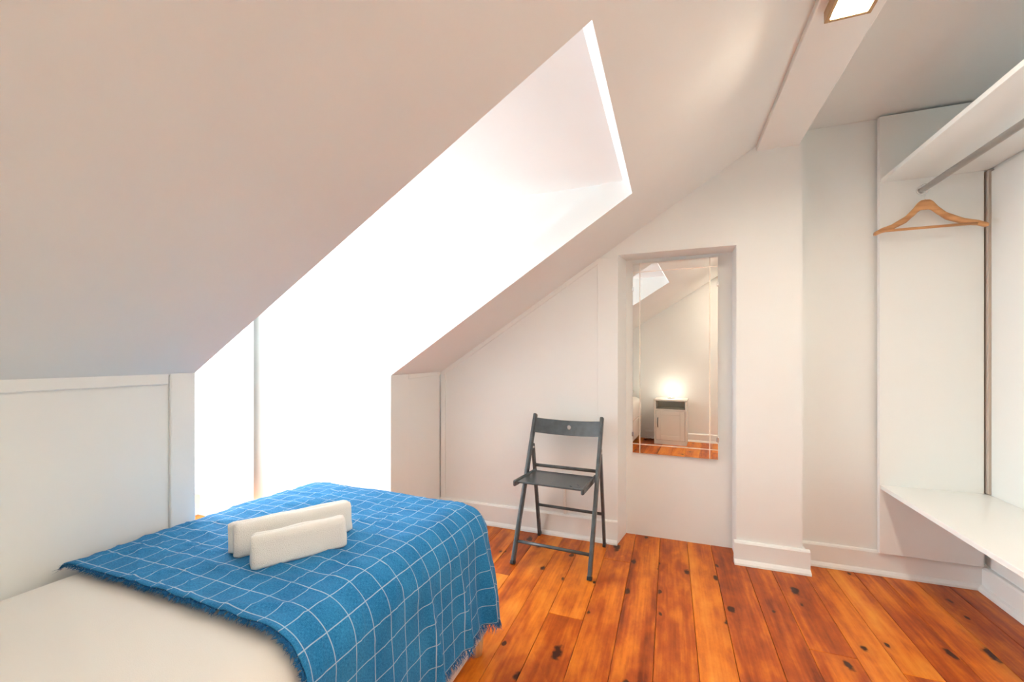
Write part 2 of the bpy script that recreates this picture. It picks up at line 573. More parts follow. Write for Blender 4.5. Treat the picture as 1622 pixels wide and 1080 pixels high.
def cheek_pts(y):
    s = 0.055
    return [(XW - 0.20, -0.10), (XK - 0.03, -0.10), (XK - 0.03, zc(XK - 0.03, y) + s),
            (XO - 0.02, zc(XO - 0.02, y) + s), (XO + 0.02, 2.08), (XW - 0.20, 2.08)]


prism_y(bm, cheek_pts(Y1), Y1 + 0.012, Y1 + 0.14)
o = link('wall_dormer_far', bm, M['plaster'])
struct(o, 'bright white dormer side wall behind the bed')
bm = bmesh.new()
prism_y(bm, cheek_pts(Y0), Y0 - 0.14, Y0 - 0.012)
o = link('wall_dormer_near', bm, M['plaster'])
struct(o, 'white dormer side wall hidden behind the sloping ceiling edge')
o = B('ceiling_dormer', (XW - 0.20, XO - 0.035, Y0 - 0.13, Y1 + 0.13, 1.905, 2.06), M['plaster'])
struct(o, 'bright white flat dormer ceiling')
WY0, WY1, WZ0, WZ1 = 1.00, 1.90, 0.16, 1.80
bm = bmesh.new()
box(bm, XW - 0.16, XW, Y0 - 0.12, WY0, -0.10, 2.0)
box(bm, XW - 0.16, XW, WY1, Y1 + 0.12, -0.10, 2.0)
box(bm, XW - 0.16, XW, WY0, WY1, -0.10, WZ0)
box(bm, XW - 0.16, XW, WY0, WY1, WZ1, 2.0)
o = link('wall_dormer_window', bm, M['plaster'])
struct(o, 'white window wall at the end of the dormer')

# window in the dormer
bm = bmesh.new()
fx0, fx1 = XW - 0.09, XW - 0.03
for d in ((WY0, WY0 + 0.05, WZ0, WZ1), (WY1 - 0.05, WY1, WZ0, WZ1), (WY0 + .05, WY1 - .05, WZ0, WZ0 + 0.06), (WY0 + .05, WY1 - .05, WZ1 - 0.05, WZ1)):
    box(bm, fx0, fx1, *d)
win = link('window_1', bm, M['trim'], None, False, 0.004)
struct(win, 'white framed dormer window letting in daylight')
ym = (WY0 + WY1) / 2
for a, b_ in ((WY0 + 0.052, ym - 0.002), (ym + 0.002, WY1 - 0.052)):
    bm = bmesh.new()
    z0, z1, t = WZ0 + 0.062, WZ1 - 0.052, 0.045
    for d in ((a, a + t, z0, z1), (b_ - t, b_, z0, z1), (a + t, b_ - t, z0, z0 + t), (a + t, b_ - t, z1 - t, z1), (a + t, b_ - t, 0.95, 0.98)):
        box(bm, fx0 + 0.012, fx1 - 0.008, *d)
    sash = link('sash', bm, M['trim'], win, False, 0.003)
    for q0, q1 in ((z0 + t, 0.95), (0.98, z1 - t)):
        B('pane', (XW - 0.062, XW - 0.058, a + t, b_ - t, q0, q1), M['glass'], sash)

# baseboards: extruded skirting profile
def skirting(bm, p0, p1, n, h=0.118, t=0.018, shoe=0.016):
    """run from p0 to p1 (2D) standing off the wall along n (2D)"""
    prof = [(0, 0), (t + shoe, 0), (t + shoe * 0.92, 0.010), (t + shoe * 0.5, 0.019), (t, 0.024), (t, h - 0.010), (t - 0.005, h - 0.002), (t - 0.009, h), (0, h)]
    A = [(p0[0] + n[0] * d, p0[1] + n[1] * d, z) for d, z in prof]
    Bq = [(p1[0] + n[0] * d, p1[1] + n[1] * d, z) for d, z in prof]
    hexa(bm, A, Bq)


bm = bmesh.new(); skirting(bm, (XK + 0.001, YB), (NXL0 - 0.002, YB), (0, -1), 0.135)
struct(link('baseboard_back', bm, M['trim']), 'white skirting behind the folding chair')
bm = bmesh.new()
skirting(bm, (NXR - 0.014, YB), (0.635 + 0.030, YB), (0, -1), 0.118, 0.020, 0.022)
skirting(bm, (0.635, YB), (0.635, YR), (1, 0), 0.118, 0.020, 0.010)
struct(link('baseboard_pier', bm, M['trim']), 'white skirting around the pier beside the mirror niche')
bm = bmesh.new(); skirting(bm, (0.66, YR), (XR, YR), (0, -1), 0.118)
struct(link('baseboard_recess', bm, M['trim']), 'white skirting below the wardrobe end panel')
bm = bmesh.new(); skirting(bm, (XR, YREAR + 0.02), (XR, YR - 0.019), (-1, 0), 0.112, 0.022, 0.022)
struct(link('baseboard_right', bm, M['trim']), 'white skirting under the wardrobe bench')
bm = bmesh.new(); skirting(bm, (-0.60, YREAR), (XR - 0.05, YREAR), (0, 1), 0.105)
struct(link('baseboard_rear', bm, M['trim']), 'white skirting behind the nightstand')
bm = bmesh.new(); skirting(bm, (XW, Y1 + 0.012), (XK - 0.02, Y1 + 0.012), (0, -1), 0.15, 0.012, 0.012)
struct(link('baseboard_dormer', bm, M['trim']), 'white skirting along the dormer side wall')

# trims on knee wall and gable wall
bm = bmesh.new()
hexa(bm, [(XK, -0.55, 1.014), (XK + 0.009, -0.55, 1.014), (XK + 0.009, 0.85, 1.014), (XK, 0.85, 1.014)],
     [(XK, -0.55, 1.05), (XK + 0.009, -0.55, 1.05), (XK + 0.009, 0.85, 1.05), (XK, 0.85, 1.05)])
struct(link('trim_2', bm, M['trim'], None, False, 0.003), 'white top rail along the low knee wall beside the bed')
o = B('trim_3', (XK, XK + 0.012, 0.853, Y0 + 0.002, 0, 1.05), M['trim'], None, 0.004)
struct(o, 'white corner post of the knee wall at the dormer opening')
o = B('trim_4', (XK, XK + 0.008, Y1 - 0.002, Y1 + 0.17, 0, 0.995), M['trim'], None, 0.003)
struct(o, 'white stile of the knee wall left of the folding chair')
bm = bmesh.new()
hexa(bm, [(XK, Y1 + 0.17, 0.965), (XK + 0.008, Y1 + 0.17, 0.965), (XK + 0.008, YB - 0.016, 0.975), (XK, YB - 0.016, 0.975)],
     [(XK, Y1 + 0.17, 1.0), (XK + 0.008, Y1 + 0.17, 1.0), (XK + 0.008, YB - 0.016, 1.0), (XK, YB - 0.016, 1.0)])
struct(link('trim_5', bm, M['trim'], None, False, 0.002), 'white top rail of the short knee wall left of the chair')
o = B('trim_6', (-0.405, NXL0, YB - 0.008, YB + 0.01, 0.0, zc(-0.40, YB) + 0.0), M['wall'], None, 0.003)
struct(o, 'white vertical board at the left of the mirror niche')
o = B('trim_7', (XK + 0.004, XK + 0.040, YB - 0.010, YB + 0.01, 0.13, 1.02), M['trim'], None, 0.003)
struct(o, 'thin white batten in the corner left of the chair')
bm = bmesh.new()
xa, xb = XK + 0.03, -0.405
hexa(bm, [(xa, YB - 0.008, zc(xa, YB) - 0.032), (xb, YB - 0.008, zc(xb, YB) - 0.032), (xb, YB - 0.008, zc(xb, YB) + 0.01), (xa, YB - 0.008, zc(xa, YB) + 0.01)],
     [(xa, YB + 0.01, zc(xa, YB) - 0.032), (xb, YB + 0.01, zc(xb, YB) - 0.032), (xb, YB + 0.01, zc(xb, YB) + 0.01), (xa, YB + 0.01, zc(xa, YB) + 0.01)])
struct(link('trim_8', bm, M['trim'], None, False, 0.003), 'white sloping cover strip under the ceiling above the chair')

# ------------------------------------------------------------------ window shutters
def shutter(x_free, y0, y1, label):
    t = empty('window_shutter', (XW + 0.03, (y0 + y1) / 2, 0.18))
    tag(t, label, 'shutter', 'dormer window shutters')
    w = x_free - (XW + 0.03)
    th = y1 - y0
    B('panel', (0, w, -th / 2, th / 2, 0, 1.62), M['trim'], t, 0.004)
    for z in (0.12, 1.45):
        bm = bmesh.new(); tube(bm, [(-0.006, 0, z), (-0.006, 0, z + 0.08)], 0.006, 10)
        link('hinge', bm, M['steel'], t, True)
    return t


shutter(-2.50, 1.878, 1.932, 'white window shutter folded open against the dormer wall behind the bed')
shutter(-2.50, 0.957, 1.011, 'white window shutter on the near side, hidden behind the sloping ceiling')

# ------------------------------------------------------------------ bed
BX0, BX1, BY0, BY1 = -1.47, -0.635, YREAR + 0.05, 1.455
ZT = 0.568
bed = empty('single_bed', ((BX0 + BX1) / 2, (BY0 + BY1) / 2, 0))
tag(bed, 'single bed with a cream fitted sheet, pushed against the low knee wall', 'bed')
bc = Vector(bed.location)


def rounded_box(x0, x1, y0, y1, z0, z1, r_side, r_top, r_bot, nseg=8, n=24):
    """lofted rounded box: plan corners r_side, top edge r_top, bottom r_bot"""
    bm = bmesh.new()
    rows = []
    for k in range(nseg + 1):
        a = math.pi / 2 * k / nseg
        rows.append((z0 + r_bot * (1 - math.sin(a)) if False else z0 + r_bot * (1 - math.cos(a)), r_bot * (1 - math.sin(a))))
    for k in range(nseg + 1):
        a = math.pi / 2 * k / nseg
        rows.append((z1 - r_top * (1 - math.sin(a)), r_top * (1 - math.cos(a))))
    rings = []
    for z, ins in rows:
        ring = []
        rs = max(r_side, 0.002)
        hx, hy = (x1 - x0) / 2 - ins, (y1 - y0) / 2 - ins
        rr = max(rs - ins * 0.5, 0.004)
        for cxn, cyn, a0 in ((1, 1, 0), (-1, 1, 90), (-1, -1, 180), (1, -1, 270)):
            for q in range(7):
                a = math.radians(a0 + 90 * q / 6)
                ring.append(bm.verts.new(((x0 + x1) / 2 + cxn * (hx - rr) + rr * math.cos(a),
                                          (y0 + y1) / 2 + cyn * (hy - rr) + rr * math.sin(a), z)))
        rings.append(ring)
    m = len(rings[0])
    for i in range(len(rings) - 1):
        for k in range(m):
            bm.faces.new((rings[i][k], rings[i][(k + 1) % m], rings[i + 1][(k + 1) % m], rings[i + 1][k]))
    bm.faces.new(rings[0][::-1]); bm.faces.new(rings[-1])
    return bm


def shift(bm, v):
    bmesh.ops.translate(bm, verts=bm.verts, vec=v)
    return bm


o = link('bed_base', shift(rounded_box(BX0 + 0.005, BX1, BY0, BY1 - 0.01, 0.075, 0.315, 0.03, 0.012, 0.012), -bc), M['base_fabric'], bed, True)
o = link('mattress', shift(rounded_box(BX0, BX1, BY0, BY1, 0.315, ZT, 0.06, 0.10, 0.03), -bc), M['sheet'], bed, True)
for v in o.data.vertices:
    k2 = min(1.0, max(0.0, (v.co.y + bc.y - 0.85) / 0.55))
    if v.co.z > 0.45:
        v.co.z -= 0.020 * k2 * k2 * (3 - 2 * k2)
o['label'] = 'mattress with a smooth cream fitted sheet'
for lx, ly in ((BX0 + 0.08, BY0 + 0.10), (BX1 - 0.045, BY0 + 0.10), (BX0 + 0.08, BY1 - 0.06), (BX1 - 0.038, BY1 - 0.05)):
    bm = bmesh.new()
    tube(bm, [(lx - bc.x, ly - bc.y, 0.0), (lx - bc.x, ly - bc.y, 0.078)], [0.024, 0.030], 20)
    o = link('leg', bm, M['leg_wood'], bed, True)
# pillow at the bed head
bm = bmesh.new()
N = 18
grid = {}
for s in (1, -1):
    for i in range(N + 1):
        for j in range(N + 1):
            u, v = -1 + 2 * i / N, -1 + 2 * j / N
            edge = (i in (0, N) or j in (0, N))
            if edge and s == -1:
                grid[s, i, j] = grid[1, i, j]; continue
            h = 0.065 * (max(0, 1 - u * u) ** 0.45) * (max(0, 1 - v * v) ** 0.45)
            grid[s, i, j] = bm.verts.new((u * 0.32 * (1 - 0.05 * v * v), v * 0.21 * (1 - 0.06 * u * u), s * h))
    for i in range(N):
        for j in range(N):
            f = [grid[s, i, j], grid[s, i + 1, j], grid[s, i + 1, j + 1], grid[s, i, j + 1]]
            bm.faces.new(f if s == 1 else f[::-1])
pil = link('pillow', bm, M['sheet'], None, True)
pil.location = (-1.03, BY0 + 0.24, ZT + 0.066)
tag(pil, 'white pillow at the bed head next to the nightstand', 'pillow')


# ------------------------------------------------------------------ blue plaid blanket
ZBL = ZT + 0.006
RB = 0.102
XB_FLAT = BX1 - 0.094      # where the right edge starts to curve
YB_FLAT = BY1 - 0.094      # where the far end starts to curve
YNEAR = 0.600


def drape(L):
    """outward distance and drop for arc length L past the start of the curve"""
    q = RB * math.pi / 2
    if L < q:
        a = L / RB
        return RB * math.sin(a), RB * (1 - math.cos(a))
    return RB, RB + (L - q)


def ridge(p):
    return 1.0 - abs(noise.noise(p)) * 2.0


def blanket_pt(s, t):
    """s: metres across (0 at knee wall, growing to the right), t: metres along (0 at near edge)"""
    x = BX0 + 0.008 + s
    y = YNEAR + t + 0.012 * math.sin(s * 3.1 + 0.6) - 0.012
    a = max(0.0, x - XB_FLAT)
    b_ = max(0.0, y - YB_FLAT)
    hang = 0.0
    nrm = Vector((0, 0, 1))
    if a > 0 or b_ > 0:
        L = max(a, b_) + 0.22 * min(a, b_) if (a > 0 and b_ > 0) else max(a, b_)
        ph = math.atan2(b_, a)
        o_, d_ = drape(L)
        dirv = Vector((math.cos(ph), math.sin(ph), 0))
        px = min(x, XB_FLAT) + dirv.x * o_
        py = min(y, YB_FLAT) + dirv.y * o_
        pz = ZBL - d_
        aa = min(L / RB, math.pi / 2)
        nrm = (dirv * math.sin(aa) + Vector((0, 0, 1)) * math.cos(aa)).normalized()
        hang = max(0.0, d_ - 0.06)
        # flare outwards a little, with long vertical folds on the hanging side
        run = py if a >= b_ else px
        fold = 0.0
        for c, w, h in ((1.345, 0.022, 0.040), (1.275, 0.030, -0.010), (1.16, 0.018, 0.020), (0.985, 0.020, 0.024), (0.80, 0.05, 0.010), (1.44, 0.025, 0.024)):
            dd = (run - c - 0.10 * hang * (1 if c < 1.3 else -0.2)) / w
            fold += h * math.exp(-dd * dd)
        k = min(1.0, hang / 0.22)
        off = 0.10 * hang * (0.35 + 0.65 * min(1.0, max(0, (run - 0.7)) / 0.7)) + fold * k
        px += dirv.x * off
        py += dirv.y * off
        p = Vector((px, py, pz))
    else:
        p = Vector((x, y, ZBL))
    k2 = min(1.0, max(0.0, (t - 0.25) / 0.55))
    p.z -= 0.018 * k2 * k2 * (3 - 2 * k2)
    # left edge turned slightly down where it meets the wall
    if s < 0.05:
        p.z -= (0.05 - s) ** 2 / 0.05 * 0.45
    # creases on top
    topw = max(0.0, 1.0 - hang / 0.08)
    q = Vector((s * 0.9 + t * 0.5, t * 0.9 - s * 0.5, 0))
    w1 = ridge(Vector((q.x * 3.4, q.y * 11.0, 3.7)))
    w2 = ridge(Vector((s * 5.0 + 7, t * 17.0 + s * 5.0, 9.1)))
    d = 0.010 * max(0, w1 - 0.5) ** 1.6 + 0.013 * max(0, w2 - 0.6) ** 1.3 + 0.0020 * noise.noise(Vector((s * 14, t * 14, 1.0)))
    # soft swell on the far left, and one long tuck
    d += 0.010 * math.exp(-((s - 0.22) / 0.20) ** 2 - ((t - 0.62) / 0.22) ** 2)
    tuck = (t - 0.46 - 0.25 * (s - 0.45)) / 0.012
    d += 0.007 * math.exp(-tuck * tuck) * math.exp(-((s - 0.50) / 0.16) ** 2)
    p += nrm * (d + 0.002) * (0.35 + 0.65 * topw)
    return p


S_LEN = (XB_FLAT - BX0 - 0.008) + RB * math.pi / 2 + 0.275
T_LEN = (YB_FLAT - YNEAR) + RB * math.pi / 2 + 0.20
NS, NT = 190, 150
bm = bmesh.new()
uvl = bm.loops.layers.uv.new('UVMap')
pts = [[blanket_pt(S_LEN * i / NS, T_LEN * j / NT) for j in range(NT + 1)] for i in range(NS + 1)]
vv = [[bm.verts.new(p) for p in row] for row in pts]
for i in range(NS):
    for j in range(NT):
        f = bm.faces.new((vv[i][j], vv[i + 1][j], vv[i + 1][j + 1], vv[i][j + 1]))
        for l, (a, b_) in zip(f.loops, ((i, j), (i + 1, j), (i + 1, j + 1), (i, j + 1))):
            l[uvl].uv = (S_LEN * a / NS + 0.012, T_LEN * b_ / NT + 0.012)
blanket = empty('plaid_blanket', (-0.90, 1.0, ZT))
tag(blanket, 'blue woven blanket with thin white check lines and fringed edges on the bed', 'blanket')
cloth = link('cloth', bm, M['blanket'], blanket, True)
cloth.location = -Vector(blanket.location)
so = cloth.modifiers.new('thick', 'SOLIDIFY'); so.thickness = 0.0025; so.offset = 1.0
# fringe along near edge, right hem and far hem
bm = bmesh.new()
fr = random.Random(5)


def strand(p, d, side, nrm, ln, wd):
    m1 = p + d * ln * 0.5 + nrm * fr.uniform(-0.003, 0.006) + side * fr.uniform(-0.5, 0.5) * ln * 0.5
    m2 = p + d * ln + nrm * fr.uniform(-0.004, 0.008) + side * fr.uniform(-0.6, 0.6) * ln
    a = [bm.verts.new(q) for q in (p - side * wd, p + side * wd, m1 + side * wd, m1 - side * wd, m2)]
    bm.faces.new((a[0], a[1], a[2], a[3])); bm.faces.new((a[3], a[2], a[4]))


def along(f, n, ln, wd, up):
    for k in range(n):
        q = fr.random()
        p, pin, pn = f(q, 0), f(q, 1), f(min(q + 0.004, 1), 0)
        d = (p - pin).normalized()
        side = (pn - p).normalized()
        nrm = d.cross(side).normalized() * up
        strand(p - d * 0.004 + nrm * 0.002, d, side, nrm, ln * fr.uniform(0.6, 1.2), wd)


along(lambda q, k: blanket_pt(q * S_LEN * 0.998, 0.01 * k), 1500, 0.016, 0.0011, -1)
for k in range(110):       # knotted bunches along the right hem
    c = (k + 0.5) / 110
    along(lambda q, k_: blanket_pt(S_LEN - 0.01 * k_, (c + (q - 0.5) * 0.005) * T_LEN), 8, 0.034, 0.0010, 1)
along(lambda q, k: blanket_pt(q * S_LEN * 0.998, T_LEN - 0.01 * k), 900, 0.030, 0.0011, 1)
fringe = link('fringe', bm, M['fringe'], blanket)
fringe.location = -Vector(blanket.location)
fringe['kind'] = 'stuff'
fringe['label'] = 'frayed dark blue fringe along the blanket edges'


# ------------------------------------------------------------------ towels
def towel(name, p0, p1, h, th, lean, label, seed, ext=0.010):
    """folded towel standing on its long edge from p0 to p1 (2D)"""
    p0, p1 = Vector(p0), Vector(p1)
    d = (p1 - p0)
    ln = d.length
    ang = math.atan2(d.y, d.x)
    t = empty(name, ((p0.x + p1.x) / 2, (p0.y + p1.y) / 2, ZBL + 0.003), ang)
    tag(t, label, 'towel', 'folded white towels on the blue blanket')

    def loft(prof, x0, x1, sd):
        """closed profile (y,z) lofted along x with slightly rounded ends"""
        b = bmesh.new()
        nx = 26
        rings = []
        for k in range(nx + 1):
            q = k / nx
            x = x0 + (x1 - x0) * q
            e = min(q, 1 - q) * (x1 - x0)
            sh = 1.0 - 0.10 * max(0, 1 - e / 0.008) ** 2
            cy = sum(a for a, _ in prof) / len(prof); cz = sum(z for _, z in prof) / len(prof)
            ring = []
            for yy, zz in prof:
                nz = noise.noise(Vector((x * 16 + sd, yy * 30, zz * 30))) * 0.0022
                ring.append(b.verts.new((x + 0.003 * noise.noise(Vector((sd, yy * 40, zz * 40))) * (1 if q in (0, 1) else 0),
                                         cy + (yy - cy) * sh + nz, max(0.0, cz + (zz - cz) * sh + nz * (0 if zz < 0.006 else 1)))))
            rings.append(ring)
        m = len(prof)
        for i in range(nx):
            for k in range(m):
                b.faces.new((rings[i][k], rings[i][(k + 1) % m], rings[i + 1][(k + 1) % m], rings[i + 1][k]))
        b.faces.new(rings[0][::-1]); b.faces.new(rings[-1])
        return b

    def lobe(y0, y1, zt, lean_):
        r = (y1 - y0) / 2
        pr = []
        rb = min(r * 0.85, 0.012)
        for k in range(4):
            a = math.radians(270 + 90 * k / 3); pr.append((y1 - rb + rb * math.cos(a), rb + rb * math.sin(a)))
        zs = zt - r
        pr.append((y1 + lean_ * 0.5, zs * 0.55))
        for k in range(11):
            a = math.radians(180 * k / 10); pr.append((y0 + r + r * math.cos(a) + lean_, zs + r * math.sin(a)))
        pr.append((y0 + lean_ * 0.5, zs * 0.55))
        for k in range(4):
            a = math.radians(180 + 90 * k / 3); pr.append((y0 + rb + rb * math.cos(a), rb + rb * math.sin(a)))
        return pr
    a = th * 0.60
    link('front_fold', loft(lobe(-th / 2, -th / 2 + a, h, lean), -ln / 2, ln / 2, seed), M['towel'], t, True)
    link('rear_fold', loft(lobe(-th / 2 + a - 0.001, th / 2, h * 0.93, lean), -ln / 2 - ext, ln / 2 + 0.004, seed + 3), M['towel'], t, True)
    return t


towel('folded_towel', (-0.972, 0.742), (-0.852, 0.930), 0.078, 0.062, 0.012, 'shorter cream folded towel, the nearer one on the blue blanket', 1.3, -0.006)
towel('folded_towel', (-1.072, 0.770), (-0.915, 1.020), 0.084, 0.066, 0.014, 'longer cream folded towel standing behind the shorter one', 5.9)

# ------------------------------------------------------------------ folding chair
ch = empty('folding_chair', (-0.565, 2.275, 0), math.radians(-3.0))
tag(ch, 'dark grey wooden folding chair standing in front of the white gable wall', 'chair')
HW = 0.198
cm = M['chair']


def fm(z):          # y of front member at height z
    return -0.205 + z / 0.757 * 0.335


def rm(z):          # y of rear leg at height z
    return 0.200 - z / 0.575 * 0.116


for s in (-1, 1):
    # front members taper inwards to the top a little
    xb, xt = s * (HW + 0.008), s * (HW + 0.002)
    bm = bmesh.new(); bar(bm, (xb, fm(0.008), 0.008), (xt, fm(0.757), 0.757), 0.020, 0.034)
    leg = link('front_leg', bm, cm, ch, False, 0.006, 3)
    bm = bmesh.new(); bar(bm, (xb, fm(-0.0) , 0.0), (xb, fm(0.018), 0.018), 0.022, 0.036)
    link('foot_cap', bm, M['chair_end'], leg, False, 0.003)
    xi = s * (HW + 0.002)
    bm = bmesh.new(); bar(bm, (xi + s * 0.0, rm(0.006), 0.006), (s * (HW + 0.002), rm(0.585), 0.585), 0.016, 0.030)
    leg = link('rear_leg', bm, cm, ch, False, 0.005, 3)
    bm = bmesh.new(); bar(bm, (xi, rm(0.0), 0.0), (xi, rm(0.016), 0.016), 0.018, 0.032)
    link('foot_cap', bm, M['chair_end'], leg, False, 0.003)
    bm = bmesh.new(); tube(bm, [(s * (HW - 0.010), rm(0.568) - 0.014, 0.568), (s * (HW + 0.014), rm(0.568) - 0.014, 0.568)], 0.006, 12)
    link('pivot_bolt', bm, M['steel'], ch, True)
    bm = bmesh.new(); bar(bm, (s * (HW - 0.018), -0.245, 0.442), (s * (HW - 0.022), 0.070, 0.430), 0.016, 0.032)
    link('seat_rail', bm, cm, ch, False, 0.007, 3)
for k in range(6):
    y0 = -0.222 + k * 0.047
    z0 = 0.444 - (y0 + 0.245) * 0.042
    B('seat_slat', (-(HW - 0.028), HW - 0.028, y0, y0 + 0.0445, z0 - 0.004, z0 + 0.005), cm, ch, 0.0015, 1)


def rod(name, x0, x1, y, z, r):
    b = bmesh.new(); tube(b, [(x0, y, z), (x1, y, z)], r, 14)
    return link(name, b, cm, ch, True)


rod('stretcher', -(HW + 0.002), HW + 0.002, fm(0.105), 0.105, 0.0085)
rod('stretcher', -(HW - 0.006), HW - 0.006, rm(0.200), 0.200, 0.0085)
rod('stretcher', -(HW - 0.004), HW - 0.004, rm(0.455), 0.455, 0.0095)
# backrest: curved plank with a round hole
bm = bmesh.new()
NX, NZ = 48, 12
hz0, hz1 = 0.655, 0.735
wx = HW - 0.006
front = {}
HOLE_R = 0.0125
hc = (0.006, 0.699)


def back_pos(x, z, dy):
    y = fm(z) + 0.030 * (1 - (x / wx) ** 2) + dy
    return (x, y, z - 0.012 * (1 - (x / wx) ** 2))


outer = []
for k in range(NX + 1):
    outer.append((-wx + 2 * wx * k / NX, hz0))
for k in range(1, 5):
    outer.append((wx, hz0 + (hz1 - hz0) * k / 4))
for k in range(1, NX + 1):
    outer.append((wx - 2 * wx * k / NX, hz1))
for k in range(1, 4):
    outer.append((-wx, hz1 - (hz1 - hz0) * k / 4))
b2 = bmesh.new()
ov = [b2.verts.new((x_, z_, 0)) for x_, z_ in outer]
hv = [b2.verts.new((hc[0] + HOLE_R * math.cos(a), hc[1] + HOLE_R * math.sin(a), 0)) for a in (2 * math.pi * k / 24 for k in range(24))]
ed = [b2.edges.new((ov[i], ov[(i + 1) % len(ov)])) for i in range(len(ov))]
ed += [b2.edges.new((hv[i], hv[(i + 1) % 24])) for i in range(24)]
bmesh.ops.triangle_fill(b2, use_beauty=True, use_dissolve=False, edges=ed)
for side in (0, 1):
    mp = {v.index: None for v in b2.verts}
b2.verts.index_update()
fa = {v.index: bm.verts.new(back_pos(v.co.x, v.co.y, -0.006)) for v in b2.verts}
fb = {v.index: bm.verts.new(back_pos(v.co.x, v.co.y, 0.006)) for v in b2.verts}
for f in b2.faces:
    ids = [v.index for v in f.verts]
    bm.faces.new([fa[i] for i in ids]); bm.faces.new([fb[i] for i in ids[::-1]])
no = len(ov)
for i in range(no):
    j = (i + 1) % no
    bm.faces.new((fa[i], fa[j], fb[j], fb[i]))
for i in range(24):
    j = (i + 1) % 24
    bm.faces.new((fa[no + i], fb[no + i], fb[no + j], fa[no + j]))
b2.free()
o = link('backrest', bm, cm, ch)
o['label'] = 'curved dark grey backrest plank with a round hole'

# ------------------------------------------------------------------ mirror in the niche
mr = empty('wall_mirror', (0.022, 2.684, 0.508), math.radians(-2.5))
tag(mr, 'tall frameless mirror with an engraved border hung in the wall niche', 'mirror')
MW, MH = 0.474, 1.168
B('glass', (-MW / 2, MW / 2, -0.002, 0.003, 0, MH), M['mirror'], mr)
IN = 0.040
for d in ((-MW / 2 + IN, -MW / 2 + IN + 0.005, 0, MH), (MW / 2 - IN - 0.005, MW / 2 - IN, 0, MH)):
    B('engraved_line', (d[0], d[1], -0.0032, -0.0018, d[2], d[3]), M['bevel'], mr)
for z in (0.052, MH - 0.057):
    B('engraved_line', (-MW / 2, MW / 2, -0.0031, -0.0019, z, z + 0.005), M['bevel'], mr)
for sx in (-1, 1):
    for z in (0.10, MH - 0.17):
        B('clip', (sx * MW / 2 - 0.006, sx * MW / 2 + 0.006, -0.006, 0.006, z, z + 0.028), M['chrome'], mr, 0.002)
B('backing_board', (-MW / 2 + 0.02, MW / 2 - 0.02, 0.003, 0.0055, 0.02, MH - 0.02), M['gap'], mr)

# ------------------------------------------------------------------ open wardrobe
wd = empty('open_wardrobe', (1.19, 1.55, 0))
tag(wd, 'white open wardrobe of end panel, shelf, hanging rail and low bench', 'wardrobe')
wl = Vector(wd.location)


def WB(name, d, mat=M['melamine'], bevel=0.0015):
    return B(name, (d[0] - wl.x, d[1] - wl.x, d[2] - wl.y, d[3] - wl.y, d[4], d[5]), mat, wd, bevel, 2)


PX0, PX1 = 0.980, 1.372
WY_N = 0.30
WB('end_panel', (PX0, PX1, YR - 0.046, YR - 0.020, 0.119, 2.298))
WB('end_panel', (PX0, PX1, WY_N - 0.02, WY_N, 0.119, 2.298))
WB('back_panel', (XR - 0.012, XR - 0.0005, WY_N, YR - 0.062, 0.125, 1.955))
o = WB('upper_shelf', (PX0 + 0.006, XR - 0.013, WY_N, YR - 0.047, 1.967, 1.987))
o = WB('bench_shelf', (PX0 + 0.004, XR - 0.013, WY_N, YR - 0.047, 0.440, 0.460))
WB('corner_batten', (XR - 0.020, XR - 0.0005, YR - 0.060, YR - 0.0205, 0.462, 1.966), M['gap'], 0.001)  # strip coloured like the shadow in the gap between the panels
bm = bmesh.new(); tube(bm, [(1.145 - wl.x, YR - 0.0475 - wl.y, 1.908), (1.145 - wl.x, WY_N + 0.001 - wl.y, 1.908)], 0.0135, 20)
rail = link('hanging_rail', bm, M['steel'], wd, True)
for y in (YR - 0.052, WY_N + 0.006):
    bm = bmesh.new(); tube(bm, [(1.145 - wl.x, y - wl.y - 0.005, 1.908), (1.145 - wl.x, y - wl.y + 0.005, 1.908)], 0.024, 20)
    link('flange', bm, M['chrome'], rail, False, 0.002)

# ------------------------------------------------------------------ wooden hanger
hg = empty('wooden_hanger', (1.138, 2.560, 1.908 + 0.0135), math.radians(0))
tag(hg, 'single varnished wooden coat hanger on the wardrobe rail', 'hanger')
# shoulder outline: two arms meeting under the hook
def interp(v, tab):
    for (a0, b0), (a1, b1) in zip(tab[:-1], tab[1:]):
        if v <= a1:
            return b0 + (b1 - b0) * (v - a0) / (a1 - a0)
    return tab[-1][1]


bm = bmesh.new()
up, lo = [], []
NH = 28
for k in range(-NH, NH + 1):
    u = k / NH
    au = abs(u)
    xx = u * 0.207
    ztop = -0.074 - interp(au, ((0, 0), (0.07, 0.001), (0.13, 0.009), (0.22, 0.037), (0.36, 0.070), (0.65, 0.108), (0.855, 0.124), (1, 0.142)))
    thick = interp(au, ((0, 0.047), (0.13, 0.045), (0.25, 0.036), (0.5, 0.030), (0.8, 0.024), (0.97, 0.020), (1, 0.015)))
    yb_ = -0.030 * au * au
    up.append((xx, yb_, ztop)); lo.append((xx, yb_, ztop - thick))
R1, R2 = [], []
ring = []
for (a, b_) in zip(up, lo):
    u = abs(a[0]) / 0.207
    t = 0.0075 + 0.004 * u
    ring.append([bm.verts.new(q) for q in ((a[0], a[1] - t * 0.55, a[2]), (a[0], a[1] + t * 0.55, a[2]), (a[0], a[1] + t, a[2] - 0.006),
                                           (a[0], a[1] + t, b_[2] + 0.006), (a[0], a[1] + t * 0.5, b_[2]), (a[0], a[1] - t * 0.5, b_[2]),
                                           (a[0], a[1] - t, b_[2] + 0.006), (a[0], a[1] - t, a[2] - 0.006))])
for i in range(len(ring) - 1):
    for k in range(8):
        bm.faces.new((ring[i][k], ring[i][(k + 1) % 8], ring[i + 1][(k + 1) % 8], ring[i + 1][k]))
bm.faces.new(ring[0][::-1]); bm.faces.new(ring[-1])
